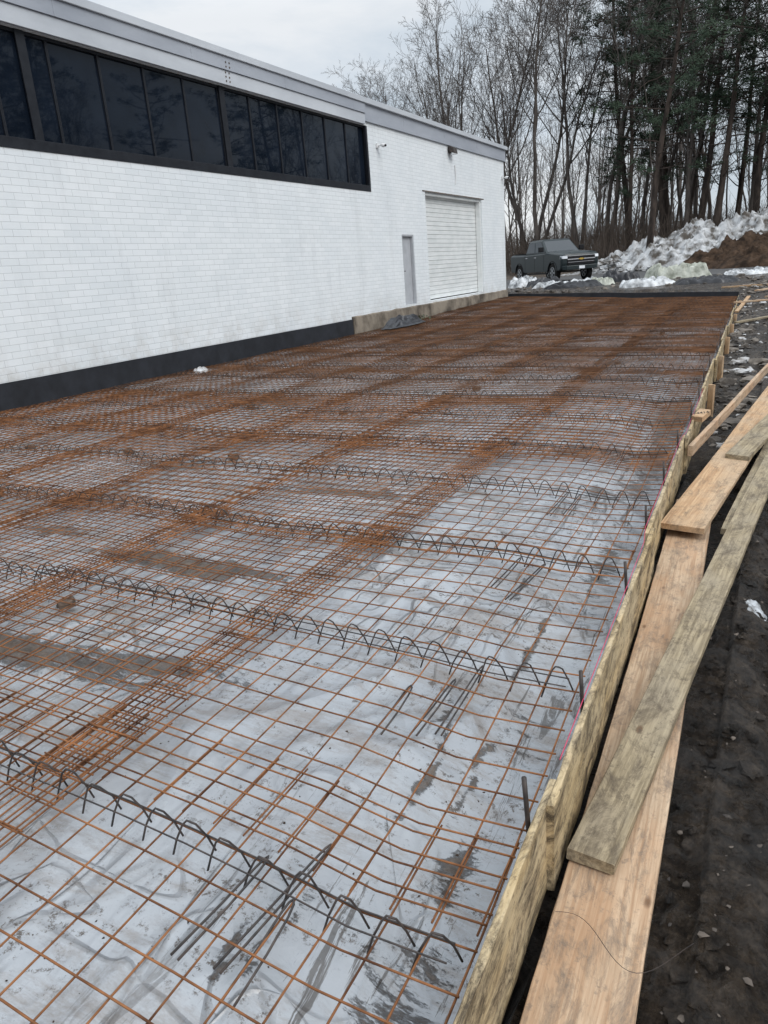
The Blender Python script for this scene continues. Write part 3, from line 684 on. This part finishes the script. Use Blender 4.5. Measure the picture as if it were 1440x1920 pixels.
for k in range(22):
    t=k/21; pts.append(Vector((-.42+.36*t,1.62-.10*math.sin(t*3.2)+.05*math.sin(t*7),-.255+.035*math.sin(t*3.1))))
mb=MB(); mb.tube(pts,.0009,4); obj('tie_wire',mb.mesh('tie_wire',M['darksteel']),label="thin loose tie wire curling over the pale plank",cat="wire")

# ---------------------------------------------------------------- snow pile and soil mound
def mound(name,cx,cy,sx,sy,h,m_,label,cat,seed,ridg,n=110,peaks=None,z0=.35,smooth=True):
    v=[];f=[]
    for j in range(n+1):
        for i in range(n+1):
            a_=i/n*2-1;b_=j/n*2-1; X=a_*sx;Y=b_*sy
            e=max(0,1-(a_*a_+b_*b_)**.5*(1+.25*nz(a_*2+seed,b_*2)))
            base=h*e**.7 if e>0 else 0
            if peaks:
                base*= .45+sum(pp[2]*math.exp(-((X-pp[0])/pp[1])**2) for pp in peaks)
            z=base*(.85+.3*nz(X*.5+seed,Y*.5))+ (ridg*(abs(nz(X*.9,Y*.9,seed))+.5*nz(X*2.2,Y*2.2,seed)+.35*nz(X*5,Y*5,seed)+.2*nz(X*11,Y*11,seed)) if e>0 else 0)*min(1,e*5)
            v.append((X+.2*ridg*nz(X*3,Y*3,seed+5),Y+.2*ridg*nz(X*3,Y*3,seed+9),z-.05))
    for j in range(n):
        for i in range(n): f.append((j*(n+1)+i,j*(n+1)+i+1,(j+1)*(n+1)+i+1,(j+1)*(n+1)+i))
    me=bpy.data.meshes.new(name); me.from_pydata(v,[],f); me.materials.append(m_)
    if smooth: me.polygons.foreach_set('use_smooth',[True]*len(f))
    return obj(name,me,label=label,cat=cat,loc=(cx,cy,z0))
mound('snow_pile',-1.3,53.6,12.0,5.0,3.1,M['snow'],"large dirty plowed snow pile in front of the trees",'snow pile',4,.75,240,peaks=[(-4.2,2.6,.75),(1.5,2.6,.75),(6,3,.75),(-8.0,2,.3)])
mound('soil_mound',3.6,45.8,8.8,4.2,2.5,M['soil'],"rough brown heap of excavated soil beside the snow pile",'soil mound',14,.6,190)
p=[]
for i in range(240):
    x=rr.uniform(-11,8); y=53.4-5.0*math.sqrt(max(0,1-((x+1.3)/12)**2))*rr.uniform(.45,1); r=rr.uniform(.08,.28)
    p.append((x,y,.4+rr.random()*1.3*max(0,(y-48.5)/4.5)+.05,r))
scatter('snow_chunks',M['snow'],p,"broken chunks of dirty snow on the pile","snow")

# ---------------------------------------------------------------- pickup truck
import bmesh
tr=bpy.data.objects.new('pickup_truck',None); COL.objects.link(tr); tr["label"]="dark grey crew cab pickup truck parked by the building corner"; tr["category"]="pickup truck"
tr.location=(-10.45,40.2,.42); tr.rotation_euler=(0,0,math.atan2(-.74,.67)); tr.scale=(1,1,1.08)
def arc(cx,r,z0,n=9):
    a0=math.asin((z0-.42)/r) if abs(z0-.42)<r else 0
    return [(cx+r*math.cos(math.pi-a0-(math.pi-2*a0)*k/n),.42+r*math.sin(math.pi-a0-(math.pi-2*a0)*k/n)) for k in range(n+1)]
prof=[(-2.93,.62),(-2.82,.50)]+arc(-1.83,.50,.50)+[(-1.2,.46),(1.3,.46)]+arc(1.93,.50,.50)+[(2.75,.50),(2.9,.58),(2.95,.8),(2.94,1.08),(2.88,1.19),(2.70,1.25),(1.9,1.31),(1.15,1.34),(-1.14,1.32),(-1.15,1.28),(-1.18,1.32),(-2.9,1.35),(-2.95,1.28)]
def extr(prof,ys,inset):
    mb=MB(); n=len(prof); 
    for y_,k in zip(ys,inset):
        for (x,z) in prof: mb.v.append((x*(1-.030*k if x>2 else 1-.010*k),y_,z if z<.9 else z-.05*k))
    for j in range(len(ys)-1):
        for i in range(n):
            i2=(i+1)%n; mb.f.append((j*n+i,(j+1)*n+i,(j+1)*n+i2,j*n+i2))
    mb.f.append(tuple(range(n))); mb.f.append(tuple((len(ys)-1)*n+k for k in range(n))[::-1]); return mb
mb=extr(prof,[-1.01,-.985,-.93,-.82,-.5,.5,.82,.93,.985,1.01],[1.9,1.2,.6,.2,0,0,.2,.6,1.2,1.9])
body=bevel(obj('body',mb.mesh('body',M['carpaint']),tr),.014)
mb=MB(); mb.hexa([(1.2,-.55,1.32),(2.85,-.48,1.20),(2.85,.48,1.20),(1.2,.55,1.32),(1.2,-.5,1.375),(2.72,-.42,1.28),(2.72,.42,1.28),(1.2,.5,1.375)]); bevel(obj('hood_bulge',mb.mesh('hood_bulge',M['carpaint']),tr),.03,3)
mb=MB(); mb.box(-2.8,-1.25,-.84,.84,1.352,1.37); obj('bed_recess_dark',mb.mesh('bed_recess_dark',M['plastic']),tr)  # dark slab in place of the open bed's dark recess
bt=[(1.20,.95,1.29),(1.20,-.95,1.29),(-1.16,-.95,1.29),(-1.16,.95,1.29)]; tp=[(.40,.77,1.90),(.40,-.77,1.90),(-1.0,-.77,1.90),(-1.0,.77,1.90)]
mb=MB()
ms=[[Vector(b_).lerp(Vector(t_),k) for b_,t_ in zip(bt,tp)] for k in (0,.88)]
ms.append([Vector(((p_.x+.3)*.95-.3,p_.y*.95,1.88)) for p_ in ms[1]])
ms.append([Vector(((p_.x+.3)*.80-.3,p_.y*.80,1.92)) for p_ in ms[1]])
for L_ in ms: mb.v+=[tuple(q) for q in L_]
for l in range(3):
    for k in range(4): mb.f.append((l*4+k,l*4+(k+1)%4,(l+1)*4+(k+1)%4,(l+1)*4+k))
mb.f.append((12,13,14,15)); mb.f.append((3,2,1,0))
cab=bevel(obj('cab',mb.mesh('cab',M['carpaint']),tr),.035,3)
def pane(a,b,c,d,u0,u1,v0,v1,name,off=.010):
    a,b,c,d=map(Vector,(a,b,c,d))
    def q(u,v_): return (a.lerp(b,u)).lerp(d.lerp(c,u),v_)
    nrm=(b-a).cross(d-a).normalized()
    ce=(a+b+c+d)/4; 
    if nrm.dot(ce-Vector((.1,0,1.6)))<0: nrm=-nrm
    m_=MB(); P=[q(u0,v0),q(u1,v0),q(u1,v1),q(u0,v1)]; m_.hexa([p_-nrm*.02 for p_ in P]+[p_+nrm*off for p_ in P])
    return obj(name,m_.mesh(name,M['carglass']),tr)
pane(bt[0],bt[1],tp[1],tp[0],.05,.95,.08,.88,'windshield')
pane(bt[2],bt[3],tp[3],tp[2],.1,.9,.2,.85,'rear_window')
for sgn in (0,1):
    a_,b_,c_,d_=((bt[3],bt[0],tp[0],tp[3]),(bt[2],bt[1],tp[1],tp[2]))[sgn]
    pane(a_,b_,c_,d_,.06,.46,.12,.84,'side_window'); pane(a_,b_,c_,d_,.50,.92,.12,.84,'side_window')
mb=MB(); mb.box(2.88,2.965,-.74,.74,.72,1.10); g=bevel(obj('grille',mb.mesh('grille',M['plastic']),tr),.01)
for (a_,b_,c_,d_) in ((.74,.93,.97,2.985),(.70,.82,.835,2.98),(.72,1.08,1.10,2.98)):
    mb=MB(); mb.box(2.967,d_,-a_,a_,b_,c_); obj('grille_bar',mb.mesh('grille_bar',M['chrome']),g)
mb=MB(); mb.quad((2.99,-.14,.93),(2.99,.14,.93),(2.99,.16,.965),(2.99,-.16,.965)); mb.quad((2.991,-.06,.91),(2.991,.06,.91),(2.991,.07,.985),(2.991,-.07,.985)); obj('emblem',mb.mesh('emblem',M['gold']),g)
for s in (-1,1):
    mb=MB(); mb.hexa([(2.72,s*.74,.99),(2.72,s*1.015,.99),(2.91,s*.96,.99),(2.98,s*.74,.99),(2.72,s*.74,1.11),(2.72,s*1.01,1.11),(2.89,s*.96,1.11),(2.96,s*.74,1.11)]); obj('headlight',mb.mesh('headlight',M['lamp']),tr)
    mb=MB(); mb.box(.90,1.05,s*1.0 if s>0 else -1.26,1.26 if s>0 else s*1.0,1.36,1.58); bevel(obj('side_mirror',mb.mesh('side_mirror',M['plastic']),tr),.03)
    for xx in (-.02,-1.02):
        mb=MB(); mb.box(xx,xx+.22,s*1.01-.015,s*1.01+.025,1.12,1.15); obj('door_handle',mb.mesh('door_handle',M['chrome']),tr)
    for xx in (1.02,-.02,-1.12):
        mb=MB(); mb.box(xx,xx+.014,s*1.01-.004,s*1.01+.003,.52,1.22); obj('door_seam',mb.mesh('door_seam',M['plastic']),tr)
    mb=MB(); mb.box(-1.25,1.35,s*.99-.03,s*.99+.05,.36,.43); obj('side_step',mb.mesh('side_step',M['plastic']),tr)
    for cx_ in (1.93,-1.83):
        mb=MB(); mb.tube([Vector((cx_+.50*math.cos(math.pi*k/12),s*1.0,.42+.50*math.sin(math.pi*k/12))) for k in range(13)],.028,5)
        obj('wheel_arch',mb.mesh('wheel_arch',M['plastic'],True),tr)
mb=MB(); mb.hexa([(2.86,-.97,.50),(3.04,-.80,.50),(3.04,.80,.50),(2.86,.97,.50),(2.86,-.97,.68),(3.04,-.80,.68),(3.04,.80,.68),(2.86,.97,.68)]); bp=bevel(obj('front_bumper',mb.mesh('front_bumper',M['carpaint']),tr),.02)
mb=MB(); mb.box(3.042,3.05,-.15,.15,.53,.65); obj('license_plate',mb.mesh('license_plate',M['lamp']),bp)
tb=MB(); tb.tube([Vector((0,-.13,0)),Vector((0,-.11,0)),Vector((0,.11,0)),Vector((0,.13,0))],[.36,.41,.41,.36],28)
tym=tb.mesh('tyre',M['rubber'])
rm=MB()
rm.tube([Vector((0,-.134,0)),Vector((0,.134,0))],[.255,.255],24)
for k in range(6):
    a_=k*math.pi/3
    for s in (-1,1):
        c_=Vector((math.cos(a_),0,math.sin(a_))); t_=Vector((-c_.z,0,c_.x))*.035
        p0=c_*.05+Vector((0,s*.15,0)); p1=c_*.245+Vector((0,s*.14,0)); rm.quad(p0-t_,p1-t_,p1+t_,p0+t_)
rmm=rm.mesh('rim',M['rim'])
dk=MB(); dk.tube([Vector((0,-.137,0)),Vector((0,.137,0))],[.225,.225],24); dkm=dk.mesh('brake_disc',M['plastic'])
for xx in (1.93,-1.83):
    for s in (-1,1):
        wh=bpy.data.objects.new('wheel',None); COL.objects.link(wh); wh.parent=tr; wh.location=(xx,s*.87,.41)
        obj('tyre',tym,wh); obj('rim',rmm,wh); obj('brake_disc',dkm,wh)

# ---------------------------------------------------------------- trees
def rot_dir(d,ang,az):
    d=d.normalized(); a=d.orthogonal().normalized(); b=d.cross(a)
    return (d*math.cos(ang)+(a*math.cos(az)+b*math.sin(az))*math.sin(ang)).normalized()
def grow(mbs,p,d,L,r,lvl,maxl,rg,cfg):
    n=max(2,int(L/cfg['seg'][min(lvl,3)])); pts=[p.copy()]; rads=[r]; dirs=[d.copy()]
    end=cfg['taper'][min(lvl,3)]
    for i in range(n):
        wv=cfg['wander'][min(lvl,3)]
        d=(d+Vector((rg.gauss(0,wv),rg.gauss(0,wv),rg.gauss(0,wv)*.6))+Vector((0,0,cfg['trop'][min(lvl,3)]))).normalized()
        p=p+d*(L/n); pts.append(p.copy()); rads.append(max(cfg['rmin'],r*(1-(1-end)*(i+1)/n))); dirs.append(d.copy())
    (mbs[0] if lvl==0 else mbs[1]).tube(pts,rads,7 if lvl==0 else (4 if lvl==1 else 3),cap=False)
    if lvl>=maxl: return
    nc=cfg['n'][lvl]; az=rg.uniform(0,6.3)
    for k in range(nc):
        t=cfg['t0'][lvl]+(1-cfg['t0'][lvl])*(k+rg.random()*.8)/nc; t=min(t,.99); i=min(n-1,int(t*n)); fr=t*n-i
        q=pts[i].lerp(pts[i+1],fr); az+=2.4+rg.uniform(-.4,.4)
        ang=rg.uniform(*cfg['ang'][lvl]); dd=rot_dir(dirs[i],ang,az)
        LL=L*rg.uniform(*cfg['len'][lvl])*(1.15-.75*t if lvl==0 else 1.1-.5*t)
        grow(mbs,q,dd,LL,max(cfg['rmin'],(rads[i]*(1-fr)+rads[i+1]*fr)*rg.uniform(.42,.62)),lvl+1,maxl,rg,cfg)
BC=dict(seg=(1.2,.75,.6,.5),taper=(.22,.3,.4,.5),wander=(.06,.11,.14,.17),trop=(.03,.12,.08,.04),rmin=.0085,n=(12,7,5,4),t0=(.32,.2,.2,.15),ang=((.35,.75),(.35,.85),(.4,.9),(.4,1.0)),len=((.38,.58),(.38,.6),(.4,.6),(.4,.65)))
bare=[]
for k in range(6):
    rg=random.Random(100+k); a_,b_=MB(),MB(); c=dict(BC); c['t0']=(rg.choice((.28,.38,.48)),.2,.2,.15); H=rg.uniform(15,20)
    grow((a_,b_),Vector((0,0,-.4)),Vector((rg.uniform(-.06,.06),rg.uniform(-.06,.06),1)).normalized(),H,rg.uniform(.15,.24),0,4,rg,c)
    if k%3==0:
        grow((a_,b_),Vector((.15,0,-.4)),Vector((.22,.05,1)).normalized(),H*.9,.15,0,3,rg,c)
    bare.append((a_.mesh('trunk',M['trunk'],True),b_.mesh('crown',M['twig'])))
slim=[]
for k in range(7):
    rg=random.Random(200+k); a_,b_=MB(),MB(); c=dict(BC); c['n']=(11,5,4,2); c['t0']=(.35,.2,.2,.2); c['len']=((.16,.32),(.38,.6),(.4,.6),(.4,.6)); c['rmin']=.009; c['wander']=(.075,.12,.15,.17)
    grow((a_,b_),Vector((0,0,-.4)),Vector((rg.uniform(-.16,.16),rg.uniform(-.08,.08),1)).normalized(),rg.uniform(9,18),rg.uniform(.05,.12),0,3,rg,c)
    slim.append((a_.mesh('trunk',M['trunk'],True),b_.mesh('crown',M['twig'])))
def pine(seed):
    rg=random.Random(seed); a_,b_=MB(),MB(); H=rg.uniform(18,22)
    pts=[];p=Vector((0,0,-.4)); d=Vector((0,0,1)); n=16
    for i in range(n+1):
        pts.append(p.copy()); d=(d+Vector((rg.gauss(0,.03),rg.gauss(0,.03),0))).normalized(); p=p+d*H/n
    r0=rg.uniform(.19,.25); rads=[r0*(1-.8*i/n) for i in range(n+1)]; a_.tube(pts,rads,8,False)
    nb=rg.randint(40,48); az=0
    for k in range(nb):
        t=.26+.73*(k/nb)**.9; i=min(n-1,int(t*n)); q=pts[i].lerp(pts[i+1],t*n-i); az+=2.4+rg.uniform(-.6,.6)
        L=(.9+2.9*math.sin(math.pi*min(1,(t-.2)/.95))**.8)*rg.uniform(.35,1.2)
        dd=Vector((math.cos(az),math.sin(az),rg.uniform(-.15,.5))).normalized()
        bp=[q]; x=q.copy(); ns=5
        for s in range(ns):
            dd=(dd+Vector((rg.gauss(0,.15),rg.gauss(0,.15),rg.gauss(.02,.12)))).normalized(); x=x+dd*L/ns; bp.append(x.copy())
        a_.tube(bp,[.045*(1-.8*s/ns)+.008 for s in range(ns+1)],3,False)
        if t<.46 and rg.random()<.65: continue
        if rg.random()<.10: continue
        for s in range(2,ns+1):
            for c_ in range(rg.randint(1,4)):
                ctr=bp[s]+Vector((rg.gauss(0,.30),rg.gauss(0,.30),rg.gauss(.08,.16)))
                for m_ in range(24):
                    dv=Vector((rg.gauss(0,1),rg.gauss(0,1),rg.gauss(.25,.7))).normalized()*rg.uniform(.12,.32)
                    o_=ctr+Vector((rg.gauss(0,.15),rg.gauss(0,.15),rg.gauss(0,.08))); sd=dv.cross(Vector((rg.random(),rg.random(),rg.random()))).normalized()*.030
                    b_.tri(o_-sd,o_+sd,o_+dv)
    return a_.mesh('trunk',M['pinebark'],True),b_.mesh('crown',M['needle'])
pines=[pine(300+k) for k in range(5)]
def tree(kind,variants,x,y,s,rg,label,group,tilt=.02):
    z=gz(x,y); e=bpy.data.objects.new(kind,None); COL.objects.link(e); e.location=(x,y,z); e.scale=(s,s,s*rg.uniform(.92,1.08)); e.rotation_euler=(rg.gauss(0,tilt),rg.gauss(0,tilt),rg.uniform(0,6.28))
    e["label"]=label; e["category"]="tree"; e["group"]=group
    t,c=rg.choice(variants)
    obj('trunk',t,e); obj('crown',c,e)
rg=random.Random(77)
LB="tall leafless deciduous tree at the edge of the wood"; GB="bare trees behind the lot"
LS="slender bare young tree in the wood"; LPn="tall dark pine with tufted upper branches"; GP="pines behind the snow pile"
for (x,y,s) in ((-24.0,60.4,1.02),(-21.5,62,1.0),(-17.6,62,1.1),(-16.2,58,1.05),(-13.8,61,1.12),(-11.8,62,1.12),(-12.7,66,1.15),(-9.6,64,1.1),(-28,66,.80),(-31.5,67,.80),(-35,69,.84),(-38.5,70,.86),(-43.5,70,.88),(-34,74,.90),(-28.5,74,.88),(-40,74,.92),(-37,66,.78),(-47,73,.94),(-19.2,66,1.1),(-6,60,1.1),(-2,62,1.1)):
    tree('bare_tree',bare,x,y,s,rg,LB,GB)
for (x,y,s) in ((-7.3,51.2,1.02),(-4.05,57.9,1.1),(-9.8,59.5,1.0),(-6.4,64,1.05),(-.6,63,1.05),(1.3,58.6,1.1),(4.4,61,1.1),(-8.2,68,1.1),(-3.1,66.5,1.05),(-5.2,60.5,1.1),(-1.6,60,1.1),(-11,67,1.1),(-7.6,61.5,1.05)):
    tree('pine_tree',pines,x,y,s,rg,LPn,GP)
for i in range(48):
    x=rg.uniform(-21,9); y=rg.uniform(57,80); tree('slender_tree',slim,x,y,rg.uniform(.7,1.2),rg,LS,"slender bare trees in the wood",.06)
for i in range(5):
    x=rg.uniform(-18,10); y=rg.uniform(66,88); tree('bare_tree',bare,x,y,rg.uniform(.85,1.15),rg,LB,GB)
for i in range(16):
    y=rg.uniform(2,62); x=rg.uniform(15,26); 
    if i%3: tree('pine_tree',pines,x,y,rg.uniform(.8,1.0),rg,"tall dark pine at the side of the lot","pines at the side of the lot")
    else: tree('bare_tree',bare,x,y,rg.uniform(.8,1.0),rg,"bare tree at the side of the lot","bare trees at the side of the lot")
a_=MB(); c=dict(BC); c['n']=(10,5,4,0); c['rmin']=.012; c['seg']=(3,2,1.5,1)
for i in range(170):
    x=rg.uniform(-95,45); y=rg.uniform(90,125)
    if x<-25: y+=rg.uniform(-5,15)
    c['t0']=(rg.uniform(.15,.4),.2,.2,.2)
    grow((a_,a_),Vector((x,y,1.2)),Vector((rg.gauss(0,.05),0,1)).normalized(),rg.uniform(14,21) if x<-34 else rg.uniform(12,20),rg.uniform(.10,.18),0,3 if i%2 else 2,rg,c)
obj('distant_woodland',a_.mesh('distant_woodland',M['twig']),label="far bare wood behind the building",cat="woodland",kind='stuff')
a_=MB()
for i in range(6500):
    x=rg.uniform(-24,14); y=57+rg.random()**1.3*26; z=gz(x,y); h=rg.uniform(.8,5.0)*(.5+.9*abs(nz(x*.3,y*.3))); 
    p=Vector((x,y,z)); d=Vector((rg.gauss(0,.25),rg.gauss(0,.25),1)); q=p+d*h*.5; e=q+(d+Vector((rg.gauss(0,.4),rg.gauss(0,.4),0)))*h*.5
    a_.tube([p,q,e],[.019,.012,.007],3,False)
    for _ in range(2):
        e2=q+Vector((rg.gauss(0,.5),rg.gauss(0,.5),.6))*h*.5; a_.tube([q,e2],[.010,.005],3,False)
obj('underbrush',a_.mesh('underbrush',M['brush']),label="dense brown underbrush at the foot of the trees",cat="brush",kind='stuff')
